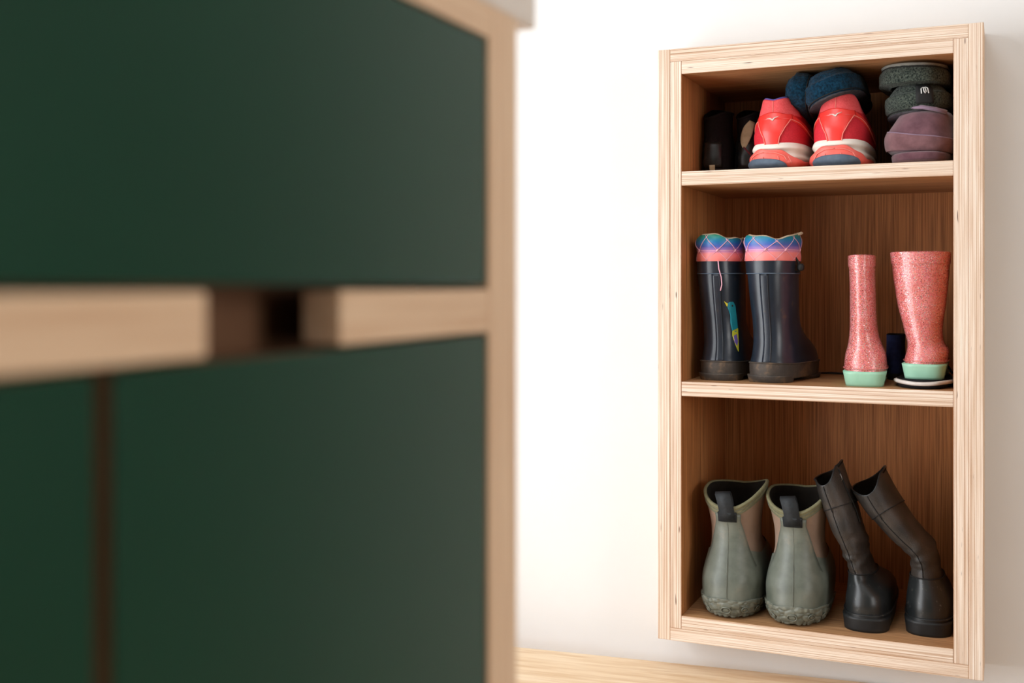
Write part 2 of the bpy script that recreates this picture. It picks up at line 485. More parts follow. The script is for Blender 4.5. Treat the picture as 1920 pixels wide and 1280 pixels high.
# ------------------------------------------------------------------ footwear materials
MT['sage'] = M('sage_green_rubber', (86, 92, 82), (114, 119, 109), 24, 0.42, 0.5, 0.12, 700, 0.0006, dirt=(132, 122, 104), dirt_scale=26, dirt_lo=.56, dirt_hi=.78)
MT['sage_cap'] = M('muddy_sage_rubber', (88, 93, 83), (116, 119, 107), 90, 0.45, 0.5, 0.2, 900, dirt=(140, 122, 92), dirt_scale=70, dirt_lo=.58, dirt_hi=.72)
MT['taupe'] = M('taupe_neoprene', (140, 117, 101), (150, 127, 111), 40, 0.8, 0.2, 0.15, 1800, 0.0004)
MT['olive'] = M('olive_binding_tape', (114, 112, 85), (128, 124, 96), 200, 0.75, 0.2, 0.3, 1500, 0.0004)
MT['darklining'] = M('dark_boot_lining', (30, 27, 24), (38, 34, 30), 60, 0.95, 0.1)
MT['webbing'] = M('black_webbing', (26, 30, 33), (34, 39, 43), 300, 0.6, 0.4, 0.4, 1600, 0.0004)
MT['leather'] = M('black_leather', (36, 33, 30), (62, 54, 48), 24, 0.5, 0.45, 0.6, 520, 0.0008, dirt=(92, 74, 54), dirt_scale=34, dirt_lo=.66, dirt_hi=.8)
MT['leather_foot'] = M('scuffed_black_leather', (26, 29, 30), (36, 39, 40), 30, 0.34, 0.5, 0.15, 500, 0.0005, dirt=(110, 106, 98), dirt_scale=130, dirt_lo=.61, dirt_hi=.70)
MT['blacksole'] = M('black_rubber_sole', (20, 22, 23), (27, 29, 30), 60, 0.5, 0.4, 0.1, 400)
MT['seam'] = M('dark_seam_thread', (14, 13, 12), None, rough=0.8)
MT['metal'] = M('dull_zip_metal', (140, 140, 138), None, rough=0.35); MT['metal'].node_tree.nodes['Principled BSDF'].inputs['Metallic'].default_value = 0.9
MT['navyrubber'] = M('navy_black_rubber', (27, 34, 44), (35, 43, 55), 30, 0.28, 0.5, 0.06, 500, 0.0005, dirt=(88, 72, 54), dirt_scale=30, dirt_lo=.60, dirt_hi=.76)
MT['mudsole'] = M('muddy_dark_rubber', (56, 50, 45), (78, 67, 57), 40, 0.6, 0.4, 0.35, 350, 0.001, dirt=(124, 98, 70), dirt_scale=38, dirt_lo=.5, dirt_hi=.72)
MT['fleece'] = M('cream_fleece', (222, 206, 178), (206, 188, 160), 300, 0.95, 0.1, 0.6, 900, 0.001)
MT['pinkthread'] = M('pink_thread', (238, 178, 196), None, rough=0.7)
MT['mint'] = M('mint_rubber', (150, 200, 172), (162, 210, 184), 30, 0.45, 0.5, dirt=(116, 96, 72), dirt_scale=48, dirt_lo=.66, dirt_hi=.76)
MT['redmesh'] = M('crimson_mesh_fabric', (196, 34, 48), (214, 44, 58), 500, 0.7, 0.3, 0.35, 1400, 0.0005)
MT['coral'] = M('coral_fabric', (222, 74, 78), (232, 92, 94), 400, 0.75, 0.3, 0.35, 1200, 0.0005)
MT['gloss_coral'] = M('glossy_coral_overlay', (236, 58, 52), None, rough=0.3, spec=0.6)
MT['plate'] = M('coral_plastic_plate', (240, 100, 88), (244, 112, 100), 60, 0.4)
MT['midsole'] = M('white_foam', (242, 234, 224), (234, 224, 210), 30, 0.6, 0.4, dirt=(120, 88, 60), dirt_scale=60, dirt_lo=.7, dirt_hi=.76)
MT['outsole'] = M('blue_grey_rubber', (74, 90, 108), (92, 108, 124), 60, 0.6, 0.4, 0.2, 700)
MT['purple'] = M('violet_lining', (86, 82, 160), (76, 72, 148), 200, 0.85)
MT['silver'] = M('silver_print', (206, 190, 180), None, rough=0.3, spec=0.6)
MT['piping'] = M('salmon_piping', (240, 130, 118), None, rough=0.5)
MT['teal'] = M('teal_blue_felt', (5, 26, 40), (15, 58, 82), 260, 0.98, 0.1, 1.0, 500, 0.0016, sheen=0.08)
MT['feltsole'] = M('dark_grey_slipper_sole', (46, 42, 46), (64, 60, 64), 120, 0.7, 0.3, 0.6, 260, 0.001)
MT['greyfelt'] = M('mottled_grey_felt', (18, 28, 26), (82, 90, 82), 420, 0.98, 0.1, 0.9, 600, 0.0014, sheen=0.1)
MT['felttrim'] = M('grey_suede_sole', (128, 126, 118), (116, 114, 108), 80, 0.85)
MT['tagblack'] = M('black_woven_tag', (22, 23, 24), None, rough=0.8)
MT['tagwhite'] = M('white_tag_print', (225, 225, 222), None, rough=0.7)
MT['mauve'] = M('mauve_suede', (92, 60, 69), (120, 84, 92), 36, 0.95, 0.15, 0.5, 900, 0.0006, sheen=0.35)
MT['mauveband'] = M('mauve_suede_binding', (104, 72, 76), (128, 92, 96), 50, 0.9, 0.15, 0.3, 900, sheen=0.3)
MT['lilac'] = M('lilac_lining', (138, 114, 134), (126, 104, 124), 90, 0.85, sheen=0.2)
MT['blackknit'] = M('black_knit', (24, 22, 24), (34, 31, 34), 300, 0.9, 0.2, 0.4, 800)
MT['cream'] = M('cream_suede', (206, 188, 154), (190, 170, 136), 80, 0.85)
MT['darkred'] = M('dark_red_trim', (110, 26, 40), None, rough=0.7)
MT['navycloth'] = M('navy_canvas', (34, 42, 78), (44, 54, 94), 120, 0.85, 0.2, 0.4, 900)
MT['whiterim'] = M('white_sole_edge', (214, 206, 200), (200, 190, 182), 60, 0.55)

def cuff_material():
    m, nt, b = newmat('rainbow_ombre_nylon', 0.38, 0.5)
    tc = node(nt, 'ShaderNodeTexCoord'); sep = node(nt, 'ShaderNodeSeparateXYZ'); nt.links.new(tc.outputs['Generated'], sep.inputs[0])
    c = ramp(nt, sep.outputs['Z'], [(0.0, lin((240, 128, 122))), (0.30, lin((242, 140, 138))), (0.44, lin((166, 128, 196))), (0.56, lin((70, 96, 180))), (0.72, lin((24, 116, 168))), (0.88, lin((20, 128, 124))), (1.0, lin((40, 112, 66)))])
    nt.links.new(c, b.inputs['Base Color'])
    bump(nt, b, tnoise(nt, coords(nt), 120, 2), 0.25, 0.0015)
    return m
MT['cuff'] = cuff_material()

def glitter_material():
    m, nt, b = newmat('pink_glitter_vinyl', 0.22, 0.6)
    v = coords(nt)
    vo = node(nt, 'ShaderNodeTexVoronoi'); vo.inputs['Scale'].default_value = 980; nt.links.new(v, vo.inputs['Vector'])
    sep = node(nt, 'ShaderNodeSeparateColor'); nt.links.new(vo.outputs['Color'], sep.inputs[0])
    base = ramp(nt, sep.outputs[0], [(0.0, lin((190, 96, 100))), (0.10, lin((222, 132, 124))), (0.50, lin((230, 146, 138))), (0.76, lin((234, 134, 156))), (0.90, lin((248, 210, 212))), (0.965, lin((170, 196, 190)))], 'CONSTANT')
    tone = ramp(nt, tnoise(nt, v, 30, 3), [(0.3, lin((235, 205, 200))), (0.7, (1, 1, 1, 1))])
    nt.links.new(mix(nt, 1.0, base, tone, 'MULTIPLY'), b.inputs['Base Color'])
    met = ramp(nt, sep.outputs[1], [(0.0, (0, 0, 0, 1)), (0.86, (0.7, 0.7, 0.7, 1))], 'CONSTANT')
    nt.links.new(met, b.inputs['Metallic'])
    # every flake faces its own way
    nm = node(nt, 'ShaderNodeVectorMath', operation='SUBTRACT'); nt.links.new(vo.outputs['Color'], nm.inputs[0]); nm.inputs[1].default_value = (0.5, 0.5, 0.5)
    sc = node(nt, 'ShaderNodeVectorMath', operation='SCALE'); nt.links.new(nm.outputs[0], sc.inputs[0]); sc.inputs['Scale'].default_value = 0.38
    ge = node(nt, 'ShaderNodeNewGeometry')
    ad = node(nt, 'ShaderNodeVectorMath', operation='ADD'); nt.links.new(ge.outputs['Normal'], ad.inputs[0]); nt.links.new(sc.outputs[0], ad.inputs[1])
    no = node(nt, 'ShaderNodeVectorMath', operation='NORMALIZE'); nt.links.new(ad.outputs[0], no.inputs[0])
    nt.links.new(no.outputs[0], b.inputs['Normal'])
    b.inputs['Coat Weight'].default_value = 0.5; b.inputs['Coat Roughness'].default_value = 0.2
    return m
MT['glitter'] = glitter_material()

# ------------------------------------------------------------------ sage garden boots, bottom compartment
def garden_boot(label, loc, rz, seed, top_cx):
    t = thing('garden_boot', label, 'boot', loc, (0, 0, rz), 'sage green garden boots')
    L = Loft([
        (0.000, .022, .258, .0330, 0, 2.3, .30), (0.006, .010, .268, .0415, 0, 2.3, .28), (0.030, .000, .276, .0480, 0, 2.3, .26),
        (0.055, .001, .274, .0485, 0, 2.3, .26), (0.075, .007, .255, .0460, 0, 2.25, .28), (0.095, .016, .215, .0415, 0, 2.2, .33),
        (0.115, .023, .175, .0385, 0, 2.2, .42), (0.140, .025, .155, .0395, top_cx*.3, 2.2, .5), (0.165, .020, .150, .0430, top_cx*.6, 2.2, .5),
        (0.190, .012, .150, .0485, top_cx, 2.2, .5), (0.215, .006, .152, .0530, top_cx, 2.2, .5)])
    def rim(a):
        q = abs(a)
        return 0.1765+0.026*(1-math.cos(min(q, R(115))*180/115))/2+(0.010 if a > 0 else 0.0)*math.sin(min(q, PI))**2-0.004*max(0, q-R(115))
    V, F = skin(L, 0.085, rim, 20, 56)
    obj('shaft', V, F, MT['taupe'], t)
    V, F = cup(L, rim, .004, .10, 8, 56); obj('lining', V, F, MT['darklining'], t)
    def body_top(a):
        q = abs(a)
        return 0.104-0.008*math.sin(q)+0.012*max(0, math.cos(a))-(0.0 if q < 1.8 else 0.004*(q-1.8))
    V, F = skin(L, 0.0, body_top, 26, 64, off=lambda z: .0018, cap0=True, d=lambda z, a: 0.0008*noise.noise(Vector((a*2.2, z*40, seed))))
    obj('rubber_body', V, F, MT['sage'], t)
    # rubber stay up the back, spreading into the body
    wid = lambda v: R(80-56*min(1, v*1.12)**.75)
    V, F = patch(L, .060, .168, lambda v: -wid(v), lambda v: wid(v)*1.05, .0030, 14, 20, lambda z, a: -.0022*max(0, (.105-z)/.045))
    st = obj('back_stay', V, F, MT['sage'], t)
    V, F = tube(on(L, [(0.05, .032), (0.04, .07), (0.02, .12), (0.0, .164)], .0031, 8), .0005, 5); obj('mould_seam', V, F, MT['sage_cap'], st)
    # binding tape along the rim with two stitch rows
    for nm, lo, of, mt in (('rim_binding', -.013, .0013, MT['olive']),):
        V, F = skin(L, lambda a: rim(a)+lo, rim, 5, 64, off=of)
        V2, F2 = tube([L.pt(rim(-PI+2*PI*i/64), -PI+2*PI*i/64, -.001) for i in range(64)], .0030, 8, True)
        rb = obj(nm, *join((V, F), (V2, F2)), mt, t)
    for lo in (-.0045, -.010):
        V, F = tube([L.pt(rim(-PI+2*PI*i/64)+lo, -PI+2*PI*i/64, .0016) for i in range(64)], .00045, 5, True)
        obj('stitching', V, F, MT['sage_cap'], rb)
    # pull loop: webbing sewn on outside, looping up and over to the inside
    zr = rim(0); yb = L.pt(zr, 0).y; cx = L.pt(zr, 0).x
    P = [(cx+.001, L.pt(zr-.018, 0).y-.0034, zr-.020), (cx, L.pt(zr-.01, 0).y-.0036, zr-.009), (cx-.001, yb-.004, zr+.004), (cx-.004, yb-.0045, zr+.016), (cx-.0070, yb-.002, zr+.0235),
         (cx-.0080, yb+.005, zr+.0265), (cx-.0075, yb+.012, zr+.022), (cx-.005, yb+.013, zr+.012), (cx-.002, yb+.010, zr-.004), (cx, yb+.008, zr-.016)]
    V, F = ribbon(P, (1, .05, .1), .0245, .0022); obj('pull_loop', V, F, MT['webbing'], t)
    V, F = patch(L, zr-.021, zr-.005, R(-17), R(17), .0042, 6, 4); obj('loop_patch', V, F, MT['webbing'], t)
    # moulded heel guard with flower relief
    def relief(z, a):
        p = Vector((a*.048*88, z*110+seed, seed))
        dd, _ = noise.voronoi(p)
        return 0.0024*min(1.0, max(0.0, (dd[1]-dd[0])*4.5))-.0008
    capt = lambda u: 0.026+.008*math.sin(PI*u)**.7-.003*u+.0012*math.sin(u*23+seed)
    V, F = patch(L, .0045, capt, R(-112), R(112), .0030, 110, 26, relief, .002)
    hg = obj('heel_guard', V, F, MT['sage_cap'], t)
    for a0, z0, rr in ((R(2), .017, .0058), (R(34), .018, .0052), (R(-34), .014, .0046), (R(64), .015, .005)):
        ring = [L.pt(z0+rr*math.sin(q)*.8, a0+rr/.05*math.cos(q), .0050) for q in [2*PI*i/20 for i in range(20)]]
        V, F = tube(ring, .0010, 6, True)
        c = L.pt(z0, a0, .0066); V2 = [c]+[L.pt(z0+rr*.62*math.sin(q)*.8, a0+rr*.62/.05*math.cos(q), .0052) for q in [2*PI*i/16 for i in range(16)]]
        F2 = [(0, 1+i, 1+(i+1) % 16) for i in range(16)]
        obj('flower_relief', *join((V, F), (V2, F2)), MT['sage_cap'], hg)
    return t
garden_boot('sage green garden boot with black pull loop, beside the left wall of the cabinet', (-.4145, 1.806, ZB+.0012), 0, 3.1, .0)
garden_boot('sage green garden boot with black pull loop, next to the black leather boots', (-.3085, 1.807, ZB+.0012), 0, 8.4, -.001)

# ------------------------------------------------------------------ black leather boots, bottom compartment
def leather_boot(label, loc, rz, rows, seed, zip_side, cuff_t):
    t = thing('leather_boot', label, 'boot', loc, (0, 0, rz), 'black leather boots')
    top = rows[-1][0]
    def wr(z, a):
        w = math.exp(-((z-.112)/.026)**2)
        return 0.0042*w*noise.noise(Vector((a*1.3, z*120, seed)))+0.0018*noise.noise(Vector((a*1.1, z*26, seed+4)))
    L = Loft(rows, wr)
    rim = lambda a: top-.010*max(0, math.cos(a))**3-.004*math.cos(a*2)
    V, F = skin(L, .074, rim, 60, 56); obj('shaft', V, F, MT['leather'], t)
    V, F = cup(L, rim, .0022, .08, 8, 48); obj('lining', V, F, MT['darklining'], t)
    # counter and vamp of the foot
    V, F = skin(L, .026, lambda a: .080+.006*math.cos(a) if abs(a) < PI/2 else .080-.004*(abs(a)-PI/2), 26, 56, off=.0012, cap0=True)
    obj('foot', V, F, MT['leather_foot'], t)
    V, F = tube([L.pt(.080+.006*math.cos(a) if abs(a) < PI/2 else .080-.004*(abs(a)-PI/2), a, .0012) for a in [-PI+2*PI*i/56 for i in range(56)]], .0011, 6, True)
    obj('topline_seam', V, F, MT['seam'], t)
    # welt, sole and heel block
    LS = Loft([(0.0, .004, .238, .0335, 0, 2.5, .28), (.024, .000, .244, .0365, 0, 2.5, .28), (.028, .001, .244, .0362, 0, 2.5, .28)])
    V, F = skin(LS, 0.0, .012, 4, 56, cap0=True, cap1=True); so = obj('sole', V, F, MT['blacksole'], t)
    LH = Loft([(0.0, .003, .072, .0335, 0, 2.5, .5), (.024, .000, .076, .0362, 0, 2.5, .5)])
    V, F = skin(LS, .0125, .028, 6, 56, cap0=True, cap1=True); obj('welt', V, F, MT['blacksole'], so)
    V, F = skin(LH, .0, .0225, 6, 48, off=.0006, cap0=True, cap1=True); obj('heel_block', V, F, MT['blacksole'], so)
    V, F = tube([LS.pt(.0265, -PI+2*PI*i/60, .0008) for i in range(60)], .0011, 6, True); obj('welt_ridge', V, F, MT['leather_foot'], so)
    # top cuff panel and back seam
    V, F = skin(L, lambda a: cuff_t+.006*math.cos(a), rim, 14, 48, off=.0011)
    cf = obj('cuff', V, F, MT['leather'], t)
    V, F = tube([L.pt(cuff_t+.006*math.cos(a), a, .0011) for a in [-PI+2*PI*i/48 for i in range(48)]], .0008, 6, True); obj('cuff_edge', V, F, MT['seam'], cf)
    V, F = tube([L.pt(rim(a), a, -.0006) for a in [-PI+2*PI*i/48 for i in range(48)]], .0016, 6, True); obj('rim_edge', V, F, MT['leather_foot'], cf)
    V, F = tube(on(L, [(R(-6), .087), (R(-10), .14), (R(-12), .18), (R(-10), cuff_t)], .0006, 10), .0006, 6); obj('back_seam', V, F, MT['seam'], t)
    V, F = tube(on(L, [(R(-10), cuff_t), (R(-9), rim(0))], .0016, 8), .0008, 6); obj('back_seam', V, F, MT['seam'], cf)
    if zip_side:
        zz = on(L, [(R(74), top-.085), (R(66), top-.045), (R(62), top-.004)], .0016, 8)
        V, F = tube(zz, .0015, 6); zp = obj('zip', V, F, MT['seam'], t)
        q = Vector(zz[-2]); V, F = tube([q, q+Vector((.002, -.003, -.003)), q+Vector((.004, -.004, -.010)), q+Vector((.002, -.004, -.014)), q+Vector((-.001, -.003, -.010)), q+Vector((0, -.002, -.002))], .0009, 6); obj('zip_puller', V, F, MT['metal'], zp)
    return t
foot = [(0.020, .003, .236, .0345, 0, 2.4, .28), (.038, .002, .234, .0345, 0, 2.3, .28), (.054, .005, .205, .0318, -.001, 2.3, .3)]
left_ankle = [(.066, .009, .170, .0270, -.005, 2.2, .36), (.078, .014, .145, .0205, -.011, 2.1, .42), (.090, .017, .130, .0175, -.014, 2.1, .46)]
right_ankle = [(.070, .010, .165, .0275, -.003, 2.2, .36), (.086, .015, .135, .0225, -.005, 2.2, .45)]
leather_boot('black leather boot with side zip, standing between the garden boots and the other leather boot', (-.1995, 1.826, ZB), R(-1.5),
    foot+left_ankle+[(.106, .017, .120, .0185, -.019, 2.2, .5, 8), (.130, .014, .114, .0215, -.026, 2.2, .5, 14), (.155, .010, .112, .0240, -.034, 2.2, .5, 20), (.185, .008, .112, .0252, -.044, 2.2, .5, 22),
          (.215, .006, .112, .0240, -.055, 2.2, .5, 28), (.240, .006, .112, .0240, -.063, 2.2, .5, 38)], 1.7, True, .185)
leather_boot('black leather boot slumping far to the left, beside the right wall of the cabinet', (-.1062, 1.842, ZB), R(.3),
    foot+right_ankle+[(.105, .018, .120, .0210, -.006, 2.2, .5, 6), (.122, .016, .116, .0210, -.013, 2.2, .5, 26), (.145, .012, .116, .0235, -.034, 2.2, .5, 34), (.170, .010, .118, .0260, -.056, 2.2, .5, 36),
          (.195, .008, .120, .0285, -.074, 2.2, .5, 36), (.228, .006, .122, .0305, -.094, 2.2, .5, 36)], 5.2, False, .180)

# ------------------------------------------------------------------ navy rain boots with ombre cuffs, middle compartment
def navy_boot(label, loc, rz, hwt, cxt, seed, bird):
    t = thing('rain_boot', label, 'boot', loc, (0, 0, rz), 'navy rain boots with rainbow cuffs')
    L = Loft([
        (0.000, .010, .196, .0320, 0, 2.4, .28), (0.006, .004, .204, .0362, 0, 2.4, .28), (0.028, .002, .206, .0372, 0, 2.4, .28), (0.045, .006, .200, .0345, 0, 2.4, .28),
        (0.060, .009, .178, .0335, 0, 2.3, .30), (0.075, .011, .145, .0330, cxt*.2, 2.3, .36), (0.095, .010, .118, .0330, cxt*.35, 2.3, .46), (0.130, .005, .108, .0350, cxt*.6, 2.3, .5),
        (0.170, .001, .106, .0370, cxt*.85, 2.3, .5), (0.195, .000, .106, hwt, cxt, 2.3, .5), (0.242, .000, .106, hwt, cxt, 2.3, .5)])
    V, F = skin(L, .020, .198, 40, 56); obj('shaft', V, F, MT['navyrubber'], t)
    V, F = skin(L, .0065, lambda a: .029+.002*math.cos(a), 10, 64, off=.0010, cap0=True); so = obj('sole', V, F, MT['mudsole'], t)
    LH = Loft([(0, .006, .066, .0335, 0, 2.5, .5), (.006, .0035, .068, .0352, 0, 2.5, .5), (.012, .0020, .068, .0362, 0, 2.5, .5)])
    V, F = skin(LH, 0, .012, 6, 48, off=.0008, cap0=True, cap1=True); obj('heel_block', V, F, MT['mudsole'], so)
    LT = Loft([(0, .090, .194, .0335, 0, 2.4, .5), (.007, .086, .200, .0360, 0, 2.4, .5)])
    V, F = skin(LT, 0, .007, 2, 40, cap0=True, cap1=True); obj('tread', V, F, MT['mudsole'], so)
    V, F = tube([L.pt(.030+.002*math.cos(a), a, .0012) for a in [-PI+2*PI*i/64 for i in range(64)]], .0014, 6, True); obj('sole_ridge', V, F, MT['mudsole'], so)
    V, F = skin(L, .178, .1985, 4, 56, off=.0014); bd = obj('top_band', V, F, MT['navyrubber'], t)
    V, F = tube([L.pt(.178, -PI+2*PI*i/56, .0014) for i in range(56)], .0007, 5, True); obj('band_edge', V, F, MT['outsole'], bd)
    V, F = patch(L, .031, .178, R(-1), R(16), .0013, 4, 24); obj('back_strip', V, F, MT['navyrubber'], t)
    # padded nylon cuff, gathered at the rim
    rim = lambda a: .2385+.0034*math.sin(a*2+seed)+.0030*math.sin(a*3+seed*2)+.0012*math.sin(a*7)
    puff = lambda z, a: .0030*math.sin(PI*min(1, max(0, (z-.2165)/.0235)))**.7*(1+.25*math.sin(a*7+seed)) if z > .2165 else .0016*math.sin(PI*(z-.196)/.0205)
    V, F = skin(L, .1965, rim, 22, 84, off=.0006, d=puff); cf = obj('cuff', V, F, MT['cuff'], t)
    rimp = lambda a, o=0: L.pt(rim(a), a, .0012+o)
    V, F = cup(L, rim, .006, .05, 6, 64); obj('fleece_lining', V, F, MT['fleece'], t)
    # crossed pink threads meeting at knots
    for k in range(-3, 5):
        ac = R(k*46+12); h = .2165
        for da in (-26, 26):
            V, F = tube([L.pt(h+(rim(ac+R(da))-.001-h)*i/8, ac+R(da)*i/8, .0012+puff(h+(rim(ac+R(da))-h)*i/8, ac+R(da)*i/8)) for i in range(9)], .00055, 5); obj('thread', V, F, MT['pinkthread'], cf)
            V, F = tube(on(L, [(ac, h), (ac+R(da), .199)], .0022, 6), .0004, 5); obj('thread', V, F, MT['pinkthread'], cf)
        V, F = tube(on(L, [(ac-.03, h-.002), (ac+.03, h+.002)], .0024, 3), .0016, 6); obj('thread_knot', V, F, MT['pinkthread'], cf)
    V, F = tube([L.pt(.2165, -PI+2*PI*i/64, .0010) for i in range(64)], .0006, 5, True); obj('thread', V, F, MT['pinkthread'], cf)
    if bird:
        a = R(14)
        V, F = tube([L.pt(.199, a, .003), L.pt(.186, a+.02, .003), L.pt(.172, a+.09, .0028), L.pt(.160, a+.10, .0026), L.pt(.150, a+.03, .0026)], .0009, 6); obj('loose_thread', V, F, MT['pinkthread'], cf)
        # printed bird
        def mm(n, c): return M(n, c, None, rough=0.35)
        A = lambda d: R(d-13)
        tealp = [(A(46), .128), (A(53), .131), (A(62), .131), (A(68), .124), (A(72), .105), (A(74), .085), (A(66), .080), (A(56), .083), (A(52), .096), (A(53), .108), (A(49), .117), (A(46), .122)]
        bd = obj('bird_print', *poly_on(L, tealp, .0012), mm('teal_print', (24, 132, 150)), t, smooth=False)
        obj('beak', *poly_on(L, [(A(46), .128), (A(37), .132), (A(44), .123)], .0013), mm('yellow_print', (214, 196, 40)), bd, smooth=False)
        obj('wing', *poly_on(L, [(A(57), .083), (A(74), .087), (A(74), .070), (A(72), .048), (A(64), .058), (A(56), .074)], .0014), mm('lime_print', (190, 190, 50)), bd, smooth=False)
        obj('tail', *poly_on(L, [(A(58), .074), (A(68), .077), (A(70), .064), (A(66), .057), (A(60), .064)], .0018), mm('violet_print', (110, 90, 168)), bd, smooth=False)
        obj('eye', *poly_on(L, [(A(57), .126), (A(60), .126), (A(60), .123), (A(57), .123)], .0018), MT['seam'], bd, smooth=False)
    else:
        c = L.pt(.205, R(88), .0)
        V, F = tube([c+Vector(q) for q in ((-.002, 0, .004), (.004, .002, -.006), (.008, .003, -.016), (.006, .003, -.024), (.001, .002, -.024))], .0018, 6); cd_ = obj('drawcord', V, F, MT['blacksole'], t)
        q = c+Vector((.009, .003, -.019)); LG = Loft([(0, -.003, .003, .002, 0, 2.4, .5), (.002, -.0055, .0055, .0050, 0, 2.4, .5), (.008, -.006, .006, .0060, 0, 2.4, .5), (.012, -.004, .004, .004, 0, 2.4, .5)])
        V, F = skin(LG, 0, .012, 8, 20, cap0=True, cap1=True); V = [v+q-Vector((0, 0, .004)) for v in V]; obj('cord_toggle', V, F, MT['blacksole'], cd_)
    return t
navy_boot('muddy navy rain boot with rainbow cuff, bird print and loose pink thread', (-.4370, 1.836, ZM), R(-4), .0360, -.006, 1.3, True)
navy_boot('muddy navy rain boot with rainbow cuff and black drawcord toggle, toe turned right', (-.3580, 1.826, ZM), R(-13), .0390, -.004, 4.1, False)

# ------------------------------------------------------------------ pink glitter boots
def glitter_boot(label, loc, rz, rows):
    t = thing('rain_boot', label, 'boot', loc, (0, 0, rz), 'pink glitter rain boots')
    L = Loft(rows); top = rows[-1][0]
    V, F = skin(L, .018, top, 44, 56); obj('shaft', V, F, MT['glitter'], t)
    V, F = cup(L, top, .0026, .07, 6, 56); obj('lining', V, F, MT['glitter'], t)
    V, F = skin(L, top-.018, top-.0005, 3, 56, off=.0010); obj('top_band', V, F, MT['glitter'], t)
    V, F = tube([L.pt(.0275, -PI+2*PI*i/56, .001) for i in range(56)], .0012, 6, True); obj('foot_ridge', V, F, MT['glitter'], t)
    LS = Loft([(0.0, .006, .160, .0270, 0, 2.6, .28), (.0235, .000, .172, .0325, 0, 2.6, .28)])
    V, F = skin(LS, .004, .0235, 6, 56, cap0=True, cap1=True); so = obj('sole', V, F, MT['mint'], t)
    LH = Loft([(0.0, .005, .058, .0280, 0, 3.2, .5), (.0235, .000, .060, .0326, 0, 3.2, .5)])
    V, F = skin(LH, .0, .0232, 6, 48, off=.0007, cap0=True, cap1=True); obj('heel_block', V, F, MT['mint'], so)
    LT = Loft([(0.0, .075, .160, .0280, 0, 2.4, .5), (.006, .072, .164, .0300, 0, 2.4, .5)])
    V, F = skin(LT, .0, .006, 2, 40, cap0=True, cap1=True); obj('tread', V, F, MT['mint'], so)
    return t
gf = [(.016, .003, .170, .0310, 0, 2.4, .28), (.030, .004, .168, .0325, 0, 2.3, .28), (.048, .007, .150, .0310, 0, 2.3, .3)]
glitter_boot('pink glitter rain boot with mint sole and narrow flattened shaft', (-.1985, 1.818, ZM), R(3),
    gf+[(.062, .010, .124, .0265, -.001, 2.3, .4), (.080, .011, .112, .0225, -.003, 2.3, .5), (.105, .008, .112, .0205, -.004, 2.3, .5), (.160, .004, .118, .0198, -.005, 2.4, .5), (.206, .002, .120, .0205, -.006, 2.4, .5)])
glitter_boot('pink glitter rain boot with mint sole and wide shaft, standing on a sandal', (-.1130, 1.8305, ZM+.0135), R(-2),
    [(.016, .003, .166, .0300, 0, 2.4, .28), (.030, .004, .164, .0320, .001, 2.3, .28), (.042, .007, .145, .0310, .003, 2.3, .3), (.057, .010, .112, .0270, -.001, 2.3, .45), (.078, .010, .094, .0290, -.004, 2.3, .5), (.115, .007, .092, .0360, -.006, 2.3, .5), (.160, .003, .092, .0415, -.007, 2.3, .5), (.197, .000, .093, .0445, -.0075, 2.3, .5)])
# the sandal lying under the right pink boot
sd = thing('sandal', 'dark sandal with a white sole edge lying under the pink glitter boot', 'sandal', (-.1150, 1.812, ZM), (0, 0, R(-1)))
LS = Loft([(0, .004, .215, .036, 0, 2.3, .3), (.005, .0, .220, .0405, 0, 2.3, .3), (.010, .002, .218, .040, 0, 2.3, .3)])
curl = lambda p: Vector((p.x, p.y, p.z+2.6*p.x*p.x*max(0, 1-p.y/.08)))
V, F = skin(LS, 0, .0125, 5, 56, cap0=True, cap1=True); obj('footbed', V, F, MT['blackknit'], sd)
V, F = tube([curl(LS.pt(.0075, -PI+2*PI*i/60, .0014)) for i in range(60)], .0031, 8, True); obj('sole_edge', V, F, MT['whiterim'], sd)
P = [(-.037, .15, .011), (-.030, .149, .022), (-.012, .147, .0285), (.012, .147, .0285), (.030, .149, .022), (.037, .15, .011)]
obj('strap', *ribbon([(x*.93, y+.052, z) for x, y, z in P], (0, 1, 0), .028, .002), MT['navycloth'], sd)
# navy canvas shoe behind the pink boots
nv = thing('canvas_shoe', 'navy canvas shoe in shadow behind the pink glitter boots', 'shoe', (-.1655, 1.966, ZM), (0, 0, R(2)))
LN = Loft([(0, .004, .142, .0125, 0, 2.4, .35), (.010, .0, .146, .0150, 0, 2.4, .35), (.030, .001, .140, .0160, 0, 2.3, .35), (.050, .004, .105, .0150, 0, 2.3, .4), (.075, .008, .085, .0150, 0, 2.4, .5)])
V, F = skin(LN, .008, .075, 20, 40); obj('upper', V, F, MT['navycloth'], nv)
V, F = cup(LN, .075, .003, .04, 4, 40); obj('lining', V, F, MT['darklining'], nv)
V, F = skin(LN, 0, .011, 3, 40, off=.0015, cap0=True); obj('sole', V, F, MT['blacksole'], nv)
# black strap end lying at the back
st = thing('loose_strap', 'thin black strap lying at the back of the middle shelf', 'strap', (-.262, 2.06, ZM))
obj('band', *ribbon([(-.04, 0, .001), (-.02, .004, .0018), (0, .002, .0012), (.03, -.004, .0015), (.045, -.012, .0012)], (0, 1, .05), .012, .0018), MT['blacksole'], st)
obj('tip', *ribbon([(-.049, -.001, .0012), (-.040, 0, .0012)], (0, 1, .05), .013, .0022), MT['webbing'], st)

